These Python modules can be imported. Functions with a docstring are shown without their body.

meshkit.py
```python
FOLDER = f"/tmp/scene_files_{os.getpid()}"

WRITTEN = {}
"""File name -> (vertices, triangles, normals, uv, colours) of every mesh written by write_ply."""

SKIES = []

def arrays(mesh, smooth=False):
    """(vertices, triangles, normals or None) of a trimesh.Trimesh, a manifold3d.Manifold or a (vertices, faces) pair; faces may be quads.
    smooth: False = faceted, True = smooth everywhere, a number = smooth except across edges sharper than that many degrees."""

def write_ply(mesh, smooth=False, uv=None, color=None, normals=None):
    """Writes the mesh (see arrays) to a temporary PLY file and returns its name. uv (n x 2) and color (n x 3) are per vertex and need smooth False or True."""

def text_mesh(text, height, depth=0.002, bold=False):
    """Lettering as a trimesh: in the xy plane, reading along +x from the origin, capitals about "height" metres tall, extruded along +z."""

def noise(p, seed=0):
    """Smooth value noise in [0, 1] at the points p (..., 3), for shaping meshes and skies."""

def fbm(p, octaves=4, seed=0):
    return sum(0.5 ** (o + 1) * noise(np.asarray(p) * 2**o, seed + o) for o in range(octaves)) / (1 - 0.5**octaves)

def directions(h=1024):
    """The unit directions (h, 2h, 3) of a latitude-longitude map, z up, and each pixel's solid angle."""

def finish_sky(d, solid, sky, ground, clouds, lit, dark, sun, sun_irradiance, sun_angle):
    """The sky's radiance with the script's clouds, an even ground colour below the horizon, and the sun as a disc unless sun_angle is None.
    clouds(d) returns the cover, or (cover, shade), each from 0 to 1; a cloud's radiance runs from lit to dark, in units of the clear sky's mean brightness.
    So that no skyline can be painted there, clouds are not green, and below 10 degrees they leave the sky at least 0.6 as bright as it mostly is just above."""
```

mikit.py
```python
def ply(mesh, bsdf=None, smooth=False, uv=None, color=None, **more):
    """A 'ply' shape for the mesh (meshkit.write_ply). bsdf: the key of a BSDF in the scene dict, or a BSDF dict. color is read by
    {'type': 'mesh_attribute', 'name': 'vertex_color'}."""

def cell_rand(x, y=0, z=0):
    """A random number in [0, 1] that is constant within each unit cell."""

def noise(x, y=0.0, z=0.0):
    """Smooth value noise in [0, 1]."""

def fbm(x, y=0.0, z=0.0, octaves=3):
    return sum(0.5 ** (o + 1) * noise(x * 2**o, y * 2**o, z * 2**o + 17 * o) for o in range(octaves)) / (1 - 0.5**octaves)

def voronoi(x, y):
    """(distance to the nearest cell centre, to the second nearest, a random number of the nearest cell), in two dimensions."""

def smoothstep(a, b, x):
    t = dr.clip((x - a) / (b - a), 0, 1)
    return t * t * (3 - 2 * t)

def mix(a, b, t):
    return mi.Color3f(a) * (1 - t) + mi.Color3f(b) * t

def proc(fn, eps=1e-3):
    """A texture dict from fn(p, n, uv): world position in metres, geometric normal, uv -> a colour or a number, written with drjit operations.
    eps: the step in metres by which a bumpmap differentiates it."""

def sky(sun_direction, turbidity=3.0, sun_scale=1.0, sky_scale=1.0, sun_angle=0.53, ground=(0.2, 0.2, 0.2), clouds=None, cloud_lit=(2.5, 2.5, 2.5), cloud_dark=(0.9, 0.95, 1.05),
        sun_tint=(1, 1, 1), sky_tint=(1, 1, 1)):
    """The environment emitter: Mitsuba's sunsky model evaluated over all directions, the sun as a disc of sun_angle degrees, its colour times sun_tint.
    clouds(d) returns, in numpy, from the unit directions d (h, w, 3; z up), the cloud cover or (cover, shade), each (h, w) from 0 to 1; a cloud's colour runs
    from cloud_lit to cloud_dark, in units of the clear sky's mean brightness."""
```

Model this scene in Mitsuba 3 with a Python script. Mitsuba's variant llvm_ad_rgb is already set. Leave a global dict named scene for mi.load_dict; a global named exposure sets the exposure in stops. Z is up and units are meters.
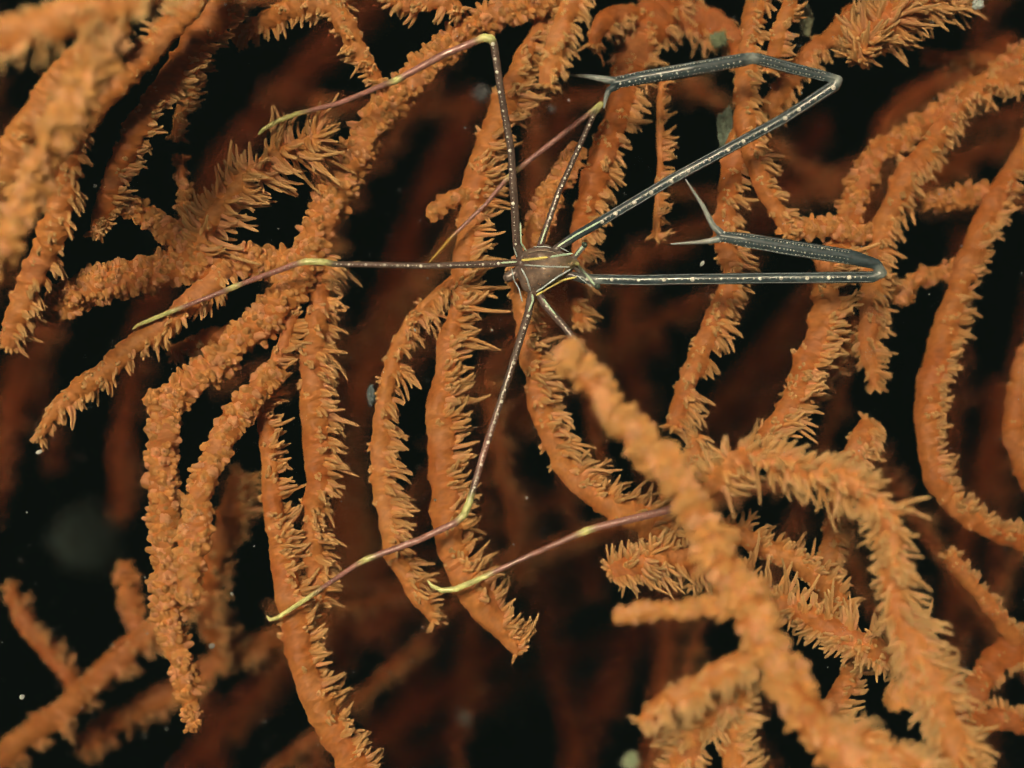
import math
import numpy as np
import trimesh
import manifold3d as m3
from scipy.interpolate import PchipInterpolator
from scipy.spatial import cKDTree
import drjit as dr
import mitsuba as mi
import mikit
import meshkit

T = mi.ScalarTransform4f
scene, labels = {}, {}

# ------------------------------------------------------------------ camera, light, exposure
DIST = 0.30                 # metres from the lens to the crab
WIDE = 0.16                 # metres across the frame at the crab
exposure = 6.0
scene['camera'] = {'type': 'thinlens', 'fov': 2 * math.degrees(math.atan(WIDE / 2 / DIST)), 'fov_axis': 'x',
                   'to_world': T().look_at(origin=[0, -DIST, 0], target=[0, 0, 0], up=[0, 0, 1]),
                   'aperture_radius': 0.0040, 'focus_distance': DIST, 'near_clip': 0.005, 'far_clip': 20.0,
                   'medium': {'type': 'ref', 'id': 'water_medium'}}
SUN = np.array([-0.20, -1.0, 0.25])
scene['sky'] = mikit.sky(SUN.tolist(), turbidity=3, sun_scale=1.0, sky_scale=0.2, sun_angle=13, sun_tint=(0.495, 1.2, 2.0), sky_tint=(1.1, 0.8, 0.5), ground=(0.03, 0.04, 0.05))
scene['water_medium'] = {'type': 'homogeneous', 'albedo': {'type': 'rgb', 'value': [0.003, 0.003, 0.003]},
                         'sigma_t': {'type': 'rgb', 'value': [0.74, 0.95, 1.0]}, 'scale': 5.0}

# ------------------------------------------------------------------ materials
def vc(): return {'type': 'mesh_attribute', 'name': 'vertex_color'}
scene['coral_skin'] = {'type': 'principled', 'base_color': vc(), 'roughness': 0.55, 'specular': 0.35, 'flatness': 0.5}
scene['tentacle_skin'] = {'type': 'principled', 'base_color': vc(), 'roughness': 0.5, 'specular': 0.25, 'flatness': 0.8}
scene['crab_shell'] = {'type': 'principled', 'base_color': vc(), 'roughness': 0.28, 'specular': 0.55, 'clearcoat': 0.5, 'clearcoat_gloss': 0.85}
scene['pale_marking'] = {'type': 'principled', 'base_color': vc(), 'roughness': 0.3, 'specular': 0.6}
scene['growth_skin'] = {'type': 'principled', 'base_color': vc(), 'roughness': 0.7, 'specular': 0.2}
scene['rock'] = {'type': 'principled', 'base_color': mikit.proc(lambda p, n, uv: mikit.mix((0.012, 0.013, 0.014), (0.05, 0.035, 0.026), mikit.smoothstep(0.35, 0.7, mikit.fbm(p.x * 14, p.y * 14, p.z * 14, 3)))), 'roughness': 0.9, 'specular': 0.1}
scene['snow_skin'] = {'type': 'principled', 'base_color': vc(), 'roughness': 0.35, 'specular': 0.5}

# ------------------------------------------------------------------ helpers
MM = 0.001
PXM = WIDE / 1024
def at(x, y, d):
    """point d millimetres behind the plane of the crab"""
    s = (DIST + np.asarray(d) * MM) / DIST
    return np.stack([(np.asarray(x) - 512) * PXM * s, np.asarray(d) * MM + 0 * s, (384 - np.asarray(y)) * PXM * s], -1)

def numbered(name):
    if name not in labels and name not in scene and not any(k.startswith(name + '__') for k in scene): return name
    k = 1
    while True:
        n = f'{name}_{k:03d}'
        if n not in labels and n not in scene and not any(q.startswith(n + '__') for q in scene): return n
        k += 1

def grid_faces(n, m, wrap=True, off=0):
    i, j = np.meshgrid(np.arange(n - 1), np.arange(m if wrap else m - 1), indexing='ij')
    a = i * m + j; b = i * m + (j + 1) % m
    q = np.stack([a, b, b + m, a + m], -1).reshape(-1, 4)
    return np.vstack([q[:, [0, 1, 2]], q[:, [0, 2, 3]]]) + off

def spline(pts, step):
    """pts rows x, y, d, r (pixels, pixels, mm, pixels) -> dense world points, radii in metres, arc length"""
    p = np.asarray(pts, float)
    w = np.hstack([at(p[:, 0], p[:, 1], p[:, 2]), (p[:, 3] * PXM * (DIST + p[:, 2] * MM) / DIST)[:, None]])
    u = np.r_[0, np.cumsum(np.linalg.norm(np.diff(w[:, :3], axis=0), axis=1) + 1e-9)]
    # centripetal Catmull-Rom like smoothing through a cubic Hermite with limited slopes
    m = np.gradient(w, u, axis=0)
    n = max(6, int(u[-1] / step))
    s = np.linspace(0, u[-1], n)
    k = np.clip(np.searchsorted(u, s, side='right') - 1, 0, len(u) - 2)
    h = (u[k + 1] - u[k])[:, None]; t = ((s - u[k]) / h[:, 0])[:, None]
    c = (2*t**3-3*t**2+1)*w[k] + (t**3-2*t**2+t)*h*m[k] + (-2*t**3+3*t**2)*w[k+1] + (t**3-t**2)*h*m[k+1]
    c[:, 3] = PchipInterpolator(u, w[:, 3])(s)
    return c[:, :3], c[:, 3], s

ORANGE = np.array([0.63, 0.282, 0.082])
DEEP = np.array([0.52, 0.168, 0.040])
PINK = np.array([0.70, 0.33, 0.165])
TIP = np.array([0.74, 0.50, 0.23])
tri_count = 0

def add(key, v, f, bsdf, col, smooth=True):
    global tri_count
    tri_count += len(f)
    scene[key] = mikit.ply((v, f), bsdf, smooth=smooth, color=np.clip(col, 0, 1))

def tentacle_mesh(base, direc, bend, length, r0, seed_col, sides=6, rings=6, pale=1.0):
    """many curved, tapering tentacles in one mesh; rows of base, unit direction, bend vector, length, radius"""
    N = len(base)
    tt = np.array([-0.12, 0.18, 0.42, 0.65, 0.86, 0.97, 1.0])[:rings + 1]
    rad = np.array([1.95, 1.30, 1.02, 0.86, 0.68, 0.45, 0.06])[:rings + 1]
    c = base[:, None] + direc[:, None] * (length[:, None] * tt)[..., None] + bend[:, None] * (length[:, None] * (tt * np.abs(tt)))[..., None]
    tang = direc[:, None] + bend[:, None] * (2 * np.abs(tt))[None, :, None]
    tang /= np.linalg.norm(tang, axis=-1, keepdims=True)
    ref = np.where(np.abs(direc[:, :1]) < 0.8, [[1., 0, 0]], [[0, 1., 0]])
    a = np.cross(tang, ref[:, None]); a /= np.linalg.norm(a, axis=-1, keepdims=True)
    b = np.cross(tang, a)
    ang = np.arange(sides) * 2 * np.pi / sides
    R = (r0[:, None] * rad)[..., None, None]
    v = c[:, :, None] + R * (np.cos(ang)[None, None, :, None] * a[:, :, None] + np.sin(ang)[None, None, :, None] * b[:, :, None])
    K = len(tt)
    f1 = grid_faces(K, sides)
    f = (f1[None] + (np.arange(N) * K * sides)[:, None, None]).reshape(-1, 3)
    w = pale * np.clip(tt, 0, 1) ** 1.1
    col = seed_col[:, None] * (1 - w)[None, :, None] + (TIP * (0.9 + 0.0)) [None, None] * w[None, :, None]
    jit = np.clip(1 + 0.12 * np.sin(np.arange(N) * 12.9898), 0.8, 1.2)
    col = np.repeat((col * jit[:, None, None])[:, :, None], sides, axis=2).reshape(-1, 3)
    return v.reshape(-1, 3), f, col

seed_counter = [11]
def branch(key, pts, side=(1, -0.1), style='tent', L=20, fat=1.0, shag=0.26, dens=1.0, spread=0.75, q=1.0, both=0.12, tip=True, tint=0.0, tname='tentacles'):
    """One coral branch: a bumpy stem (entry KEY) and its tentacles (entry KEY__tentacles).
    side: the way the polyps look, in the picture plane (x right, y up). style tent or knob. L: tentacle length in pixels."""
    seed_counter[0] += 1
    rng = np.random.default_rng(seed_counter[0])
    c, r, s = spline(pts, 1.7 * PXM * q)
    c += 0.10 * r[:, None] * (np.stack([meshkit.noise(np.stack([s / (26 * PXM), s * 0 + seed_counter[0], s * 0 + k * 7.3], -1)) for k in range(3)], -1) - 0.5) * 2
    t = np.gradient(c, axis=0); t /= np.linalg.norm(t, axis=1, keepdims=True)
    view = np.array([0, -1.0, 0]) + 0 * c
    a = view - (view * t).sum(1, keepdims=True) * t
    bad = np.linalg.norm(a, axis=1) < 0.25
    a /= np.linalg.norm(a, axis=1, keepdims=True) + 1e-9
    # even out where a branch runs towards the lens
    if bad.any():
        a2 = np.array([0.3, -0.5, 0.8]) - (np.array([0.3, -0.5, 0.8]) * t).sum(1, keepdims=True) * t
        a[bad] = a2[bad] / np.linalg.norm(a2[bad], axis=1, keepdims=True)
    b = np.cross(t, a)
    sv = np.array([side[0], 0, side[1]], float); sv /= np.linalg.norm(sv)
    r = r * (0.70 if style == 'tent' else 0.76) * (1 + 0.45 * (meshkit.fbm(np.stack([s / (30 * PXM), s * 0 + seed_counter[0] * 1.7, s * 0], -1), 2) - 0.5))
    tint = tint + rng.uniform(-0.22, 0.25)
    th0 = np.arctan2((b * sv).sum(1), (a * sv).sum(1) - 0.0)
    # tips: round end
    send = s[-1]
    cap = np.ones_like(s)
    rt = r[-1] * 1.2
    if tip: cap = np.sqrt(np.clip(1 - np.clip((s - (send - rt)) / rt, 0, 1) ** 2, 0.0004, 1))
    m = max(12, int(26 / math.sqrt(q)))
    th = np.arange(m) * 2 * np.pi / m
    px = PXM * (DIST + np.mean(np.asarray(pts, float)[:, 2]) * MM) / DIST
    length = send / px
    # polyps
    if style == 'knob':
        n = int(length * 1.15 * dens * max(0.6, np.mean(r) / px / 10))
        ps = rng.uniform(0, send, n); pth = rng.uniform(-np.pi, np.pi, n)
    else:
        n = int(length * 0.29 * dens)
        ps = (np.arange(n) + rng.uniform(-0.45, 0.45, n) + 0.5) * send / max(n, 1)
        idx = np.clip((ps / send * (len(s) - 1)).astype(int), 0, len(s) - 1)
        pth = th0[idx] + rng.normal(0, spread + 0.2, n)
        flip = rng.random(n) < both
        pth[flip] = th0[idx][flip] + np.pi + rng.normal(0, 0.7, flip.sum())
    idx = np.clip((ps / send * (len(s) - 1)).astype(int), 0, len(s) - 1)
    # stem surface
    P = c[:, None] + (r * cap)[:, None, None] * (np.cos(th)[None, :, None] * a[:, None] + np.sin(th)[None, :, None] * b[:, None])
    so = seed_counter[0] * 3.1
    low = meshkit.fbm(P / (15 * px) + so, 3) - 0.5
    fine = meshkit.fbm(P / (4.2 * px) + so, 2) - 0.5
    disp = 0.46 * low + (0.24 if style == 'tent' else 0.34) * fine
    mound = np.zeros_like(disp)
    sr = np.maximum(r, 4 * px)
    for k in range(n):
        i0 = idx[k]; wdt = int(np.ceil(9 * px / max(s[1] - s[0], 1e-9)))
        lo, hi = max(0, i0 - wdt), min(len(s), i0 + wdt + 1)
        ds = (s[lo:hi] - ps[k]) / ((4.2 if style == 'knob' else 3.4) * px)
        da = (np.angle(np.exp(1j * (th - pth[k])))) * sr[i0] / ((5.0 if style == 'knob' else 8.5) * px)
        mound[lo:hi] = np.maximum(mound[lo:hi], np.exp(-(ds[:, None] ** 2 + da[None] ** 2)))
    amp = 0.30 if style == 'tent' else 0.26
    rr = (r * cap)[:, None] * (1 + disp) + amp * np.minimum(r, 14 * px)[:, None] * mound * cap[:, None]
    P = c[:, None] + rr[..., None] * (np.cos(th)[None, :, None] * a[:, None] + np.sin(th)[None, :, None] * b[:, None])
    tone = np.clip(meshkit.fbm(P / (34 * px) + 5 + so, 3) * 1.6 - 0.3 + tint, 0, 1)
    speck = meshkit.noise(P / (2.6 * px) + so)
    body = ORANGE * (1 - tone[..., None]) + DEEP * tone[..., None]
    pink = np.clip(meshkit.fbm(P / (22 * px) + 40 + so, 2) * 2.4 - 1.1, 0, 1)[..., None]
    body = body * (1 - 0.6 * pink) + PINK * 0.6 * pink
    body = body * (0.80 + 0.32 * speck[..., None]) * (0.92 + 0.18 * mound[..., None])
    V, F = P.reshape(-1, 3), grid_faces(len(s), m)
    # closed start and end
    V = np.vstack([V, c[:1], c[-1:] + t[-1:] * 0.1 * r[-1]])
    e = np.arange(m)
    F = np.vstack([F, np.stack([e * 0 + len(V) - 2, (e + 1) % m, e], 1), np.stack([e * 0 + len(V) - 1, (len(s) - 1) * m + e, (len(s) - 1) * m + (e + 1) % m], 1)])
    col = np.vstack([body.reshape(-1, 3), body[0, :1], body[-1, :1]])
    add(key, V, F, 'coral_skin', col)
    # tentacles
    if n == 0 or L <= 0: return
    B, D, BE, LE, R0, CO = [], [], [], [], [], []
    curl = rng.choice([-1, 1]) * rng.uniform(0.2, 0.45)
    for k in range(n):
        i = idx[k]
        nrm = np.cos(pth[k]) * a[i] + np.sin(pth[k]) * b[i]
        around = np.cross(t[i], nrm)
        frac = (np.cos(np.angle(np.exp(1j * (pth[k] - th0[i])))) + 1) / 2
        if style == 'knob':
            cnt = rng.integers(1, 3); ll = L * rng.uniform(0.5, 1.1); w = 3.6 * fat
            fl = 0.55
        else:
            cnt = rng.integers(2, 5); ll = L * (shag + (1 - shag) * frac ** 2.2) * rng.uniform(0.7, 1.2) * (1.35 if rng.random() < .12 else 1); w = 2.3
            fl = 0.5; w = w * fat
        kcap = cap[i]
        base0 = c[i] + nrm * (r[i] * kcap * 0.93)
        for q_ in range(cnt):
            ph = rng.uniform(0, 2 * np.pi) if style == 'knob' else 2 * np.pi * (q_ + rng.uniform(-.3, .3)) / cnt
            o = np.cos(ph) * t[i] + np.sin(ph) * around
            d_ = nrm + o * fl * rng.uniform(0.35, 1.1); d_ += 0.28 * sv * (style != 'knob')
            d_ /= np.linalg.norm(d_)
            B.append(base0 + o * rng.uniform(0.6, 2.6) * px); D.append(d_)
            bend = (-o * 0.2 + t[i] * (curl + rng.normal(0, .15)) + np.array([rng.normal(0, .2), rng.normal(0, .2), rng.normal(0, .24)])) * (0.4 if style == 'knob' else 1)
            BE.append(bend); LE.append(ll * rng.uniform(0.6, 1.15) * px)
            R0.append(w * rng.uniform(0.8, 1.15) * px * min(1, 0.6 + r[i] / px / 22) * (1.0 if ll > 9 or style == 'knob' else 0.9))
            CO.append(ORANGE * rng.uniform(0.8, 1.05) if rng.random() < .7 else PINK)
    if tip:   # a crown of polyps round the growing tip
        for k in range(7):
            ph = k * 2 * np.pi / 7 + rng.uniform(-.3, .3)
            o = np.cos(ph) * a[-1] + np.sin(ph) * b[-1]
            d_ = t[-1] * rng.uniform(0.2, 0.9) + o; d_ /= np.linalg.norm(d_)
            B.append(c[-1] - t[-1] * rt * 0.45 + o * r[-1] * 0.6); D.append(d_); BE.append(rng.normal(0, 0.15, 3)); LE.append(min(L, 13) * rng.uniform(.5, 1) * px)
            R0.append(2.2 * px); CO.append(ORANGE)
    BE = np.array(BE)
    v, f, colr = tentacle_mesh(np.array(B), np.array(D), BE, np.array(LE), np.array(R0), np.array(CO), sides=6 if q <= 1.3 else 5, pale=0.3 if style == 'knob' else 0.95)
    kk = f'{key}__{tname}'
    add(kk, v, f, 'tentacle_skin', colr)
    labels[kk] = {'kind': 'stuff'}

def coral(label, parts, group=None, category='coral'):
    """A coral branch with its side branches. parts: (name, pts, options)"""
    root = numbered('coral_branch')
    labels[root] = {'label': label, 'category': category}
    if group: labels[root]['group'] = group
    used = {}
    for name, pts, opt in parts:
        pts = [(x, y, d + (0.06 * max(0, x - 790) if 0 <= d < 40 else 0), r) for x, y, d, r in pts]   # the bush recedes to the right
        used[name] = used.get(name, -1) + 1
        branch(f'{root}__{name}' + (f'_{used[name]:03d}' if used[name] else ''), pts, **opt)
    return root

# ------------------------------------------------------------------ the setting: a dark reef face far behind, running out into the sea floor
def reef():
    nx, nt = 150, 170
    xs = np.linspace(-1.6, 1.6, nx)
    tpar = np.linspace(0, 1, nt)
    # profile: from the sea floor in front of the reef, up the face, to the top
    prof_y = np.interp(tpar, [0, .3, .42, .6, .85, 1], [-0.26, 0.22, 0.62, 0.74, 0.78, 0.92])
    prof_z = np.interp(tpar, [0, .3, .42, .6, .85, 1], [-0.72, -0.62, -0.46, 0.0, 0.42, 0.60])
    X, Y = np.meshgrid(xs, prof_y, indexing='ij'); Z = np.meshgrid(xs, prof_z, indexing='ij')[1]
    Y = Y - 0.25 * np.clip(np.abs(X) - 0.6, 0, None) * (tpar > .3)
    p = np.stack([X, Y, Z], -1)
    n1 = meshkit.fbm(p * 5.0, 4, seed=3) - 0.5; n2 = meshkit.fbm(p * 5.0 + 31, 4, seed=5) - 0.5
    p = p + np.stack([0 * n1, -0.16 * n1 - 0.02, 0.10 * n2], -1)
    return p.reshape(-1, 3), grid_faces(nx, nt, wrap=False)
v, f = reef()
scene['reef_wall'] = mikit.ply((v, f), 'rock', smooth=True)
labels['reef_wall'] = {'kind': 'structure'}
scene['haze'] = {'type': 'cube', 'to_world': T().translate([0, 0.35, -0.54]).scale([1.8, 0.71, 1.28]) , 'bsdf': {'type': 'null'}, 'interior': {'type': 'ref', 'id': 'water_medium'}}
labels['haze'] = {'kind': 'stuff', 'label': 'dark slightly blue sea water', 'category': 'water'}

# ------------------------------------------------------------------ the coral: every row of points is x, y in the traced outline, millimetres behind the crab, half width
R_, RD, RU, DN, UP, LF = (1, -0.05), (1, -0.5), (1, 0.5), (0.3, -1), (0.2, 1), (-1, -0.1)

# long branch running down from the top centre to the lower left
coral('long thick orange coral branch from the top edge to the lower left, forking many times', [
    ('stem', [(610, -45, 13, 12), (552, -2, 11, 13), (511, 8, 10, 13), (477, 24, 9, 13), (440, 52, 8, 14), (400, 92, 8, 15), (370, 130, 8, 16), (348, 165, 8, 17), (330, 205, 7.5, 18),
              (315, 238, 7, 18), (300, 272, 6, 18), (267, 316, 5, 18), (236, 346, 4.5, 17), (203, 375, 4, 16), (172, 400, 3.5, 16), (162, 434, 3.5, 17), (160, 470, 4, 16), (165, 510, 4, 15),
              (165, 557, 3.5, 14), (167, 605, 3, 14), (177, 650, 2.5, 12), (190, 695, 2, 9), (193, 729, 2, 5)], dict(style='knob', L=10, dens=1.15)),
    ('fork', [(178, 396, 3.5, 12), (160, 401, 2.5, 11), (146, 404, 2, 9)], dict(style='knob', L=9)),
    ('fork', [(276, 372, 3, 12), (262, 384, 1, 13), (243, 405, -1, 14), (221, 441, -2.5, 15), (205, 476, -4, 15), (197, 515, -5, 15), (190, 560, -6, 15), (186, 600, -6, 13)], dict(style='knob', L=8, dens=1.0)),
    ('fork', [(294, 310, 7, 8), (283, 342, 6, 8), (270, 375, 5.5, 7), (264, 420, 5, 9), (269, 470, 5, 11), (273, 512, 5, 13), (281, 558, 4.5, 15), (290, 610, 4, 17), (300, 660, 3.5, 18), (320, 712, 3, 20), (346, 756, 2.5, 21), (375, 805, 2, 21)], dict(side=(1, .12), L=19, dens=1.1, both=.05)),
    ('fork', [(322, 258, 8, 11), (318, 300, 8, 14), (312, 350, 8, 15), (313, 400, 7.5, 16), (317, 450, 7.5, 17), (315, 500, 7, 16), (313, 545, 7, 14), (316, 585, 7, 11), (322, 606, 7, 6)], dict(side=R_, L=20, dens=1.15, both=.05)),
    ('fork', [(262, 318, 9, 10), (232, 331, 11, 11), (204, 340, 13, 11), (170, 352, 15, 8)], dict(side=DN, L=15, tint=.4)),
])
# knobbly branch reaching left
coral('knobbly pale orange branch reaching left towards the frame edge under the paintbrush shaped sprig', [
    ('stem', [(292, 262, 7, 12), (262, 262, 6, 12), (235, 262, 5, 15), (191, 265, 4, 18), (150, 272, 4, 18), (120, 279, 3.5, 17), (88, 288, 3, 16), (62, 302, 3, 14), (40, 316, 3, 9)], dict(side=(-.2, -1), style='knob', L=11, dens=1.6)),
    ('fork', [(205, 258, 4.5, 11), (171, 234, 3, 11), (144, 213, 2, 11), (113, 199, 1, 9)], dict(style='knob', L=8, dens=1.5)),
    ('fork', [(226, 268, 3.5, 12), (212, 284, 2.5, 13), (191, 300, 1.8, 13), (171, 318, 1.2, 12), (137, 342, .5, 12), (96, 378, 0, 12), (62, 402, 0, 11), (48, 420, 0, 9), (38, 440, 0, 6)], dict(side=(.4, -1), L=13, dens=1.6, spread=1.1, both=.35)),
    ('twig', [(188, 240, 8, 6), (186, 215, 9, 5.5), (182, 185, 9.5, 5.5), (180, 157, 10, 6)], dict(style='knob', L=9, dens=.8)),
    ('twig', [(200, 252, 4, 12), (205, 236, 3, 11), (220, 206, 2, 10), (246, 178, 1.6, 9), (273, 158, 1.6, 9), (304, 142, 2, 8), (326, 136, 2.4, 6)], dict(side=(.6, -1), L=31, shag=.75, fat=1.2, dens=1.5, spread=1.1, both=.25, tint=-.5)),
])
# blurred, near branches of the upper left corner
coral('broad out of focus coral branch crossing the top left corner, nearest the lens', [
    ('stem', [(-60, 58, -50, 24), (0, 38, -51, 25), (60, 20, -51, 25), (120, 2, -50, 24), (190, -30, -50, 22)], dict(side=(.3, -1), L=20, dens=1.8, spread=1.3, both=.5, q=1.6, tip=False)),
    ('fork', [(112, 18, -49, 13), (95, 72, -47, 13), (72, 108, -44, 13), (50, 146, -42, 13), (28, 192, -40, 14), (8, 240, -39, 14), (-22, 290, -38, 15)], dict(side=(1, -.3), style='knob', L=15, fat=1.5, dens=.7, q=1.6, tip=False)),
])
coral('soft focus tan coral branch along the left edge behind the nearest one', [
    ('stem', [(120, 20, -22, 19), (90, 50, -21, 20), (60, 82, -19, 21), (30, 124, -17, 21), (2, 172, -16, 20), (-40, 240, -15, 18)], dict(side=(1, -.4), L=12, dens=1.4, spread=1.2, both=.4, q=1.3, tip=False)),
    ('fork', [(72, 120, -12, 15), (68, 170, -10, 16), (55, 228, -8, 17), (36, 268, -6, 17), (20, 305, -5, 16), (7, 350, -4, 10)], dict(side=(1, -.5), L=15, dens=1.2, both=.3)),
])
coral('spiky topped coral branch slanting up beside the dark gap in the upper left', [
    ('stem', [(220, -30, -14, 14), (196, 0, -15, 14), (174, 24, -15, 15), (142, 56, -15, 16), (108, 92, -14, 17), (80, 128, -13, 16), (52, 165, -11, 15), (22, 205, -9, 14), (-30, 260, -8, 14)], dict(side=(-.4, 1), L=13, dens=1.2, spread=1.0, both=.3, tip=False)),
])
coral('shaded deep orange coral branch edging the dark gap in the upper left', [
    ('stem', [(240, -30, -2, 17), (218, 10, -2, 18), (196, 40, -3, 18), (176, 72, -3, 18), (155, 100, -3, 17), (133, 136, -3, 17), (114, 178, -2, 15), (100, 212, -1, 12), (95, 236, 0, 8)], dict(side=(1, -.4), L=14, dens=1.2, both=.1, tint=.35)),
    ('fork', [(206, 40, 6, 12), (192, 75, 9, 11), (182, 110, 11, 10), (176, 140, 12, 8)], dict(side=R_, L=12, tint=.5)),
])
coral('arched coral branch dipping from the top edge left of the uppermost crab knee', [
    ('stem', [(236, 40, 8, 11), (262, 24, 6, 13), (286, 10, 4, 14), (312, 2, 3, 15), (332, 8, 3, 14), (346, 26, 3, 13), (362, 54, 4, 11), (379, 84, 5, 7)], dict(side=(.2, -1), L=13, dens=1.5, both=.2, spread=1.1)),
    ('fork', [(330, 8, 4, 12), (356, -14, 5, 12), (388, -40, 6, 12)], dict(side=DN, L=13, tip=False)),
    ('fork', [(378, -20, 7, 11), (412, 2, 6, 13), (446, 2, 5.5, 12), (462, 14, 6, 9)], dict(side=(0, -1), L=12, both=.1)),
])
# centre
coral('tall coral branch hanging behind the crab body, spiny on its right side', [
    ('stem', [(556, -10, 14, 9), (543, 18, 13, 10), (531, 44, 12, 11), (516, 72, 11, 13), (494, 126, 10, 16), (478, 180, 9.5, 17), (465, 250, 9, 15), (455, 312, 8.5, 11), (447, 346, 8, 13), (441, 390, 8, 16), (440, 445, 7.5, 17),
              (442, 490, 7, 18), (447, 526, 6.5, 18), (458, 568, 6, 19), (478, 600, 5.5, 20), (500, 628, 5, 15), (520, 654, 5, 8)], dict(side=R_, L=23, dens=1.15, spread=.7, both=.04)),
    ('fork', [(459, 276, 9, 7), (434, 296, 8.5, 7), (414, 318, 8, 8), (400, 344, 7.5, 9), (390, 368, 7, 10), (384, 398, 7, 11), (381, 441, 7, 12), (384, 506, 6.5, 12), (396, 555, 6, 12), (412, 588, 6, 11), (436, 622, 6, 5)], dict(side=R_, L=20, dens=1.1, spread=.8, both=.22)),
    ('twig', [(466, 194, 8, 8), (450, 199, 6.5, 9), (437, 207, 6, 9), (431, 219, 6, 8)], dict(style='knob', L=5)),
])
coral('coral branch curving from under the crab to a bushy spray behind a blurred branch', [
    ('stem', [(512, 262, 9, 8), (519, 296, 9, 10), (525, 329, 8.5, 11), (529, 364, 8, 13), (538, 402, 8, 13), (551, 440, 7.5, 13), (568, 474, 7, 13), (596, 499, 6, 16), (640, 520, 6, 18), (680, 548, 7, 17), (722, 588, 8, 16), (760, 618, 9, 14)], dict(side=(1, .6), L=23, dens=1.4, spread=.8, both=.12)),
    ('fork', [(712, 576, 8, 12), (688, 560, 5, 14), (660, 556, 3, 15), (632, 564, 2, 14), (608, 573, 2, 8)], dict(side=(-.2, -1), L=21, shag=.7, dens=2.4, spread=1.3, both=.4)),
    ('fork', [(650, 522, 8, 12), (668, 500, 10, 12), (690, 470, 11, 13), (697, 436, 12, 10)], dict(side=(1, .2), L=20, dens=1.5, spread=1.1)),
])
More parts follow.
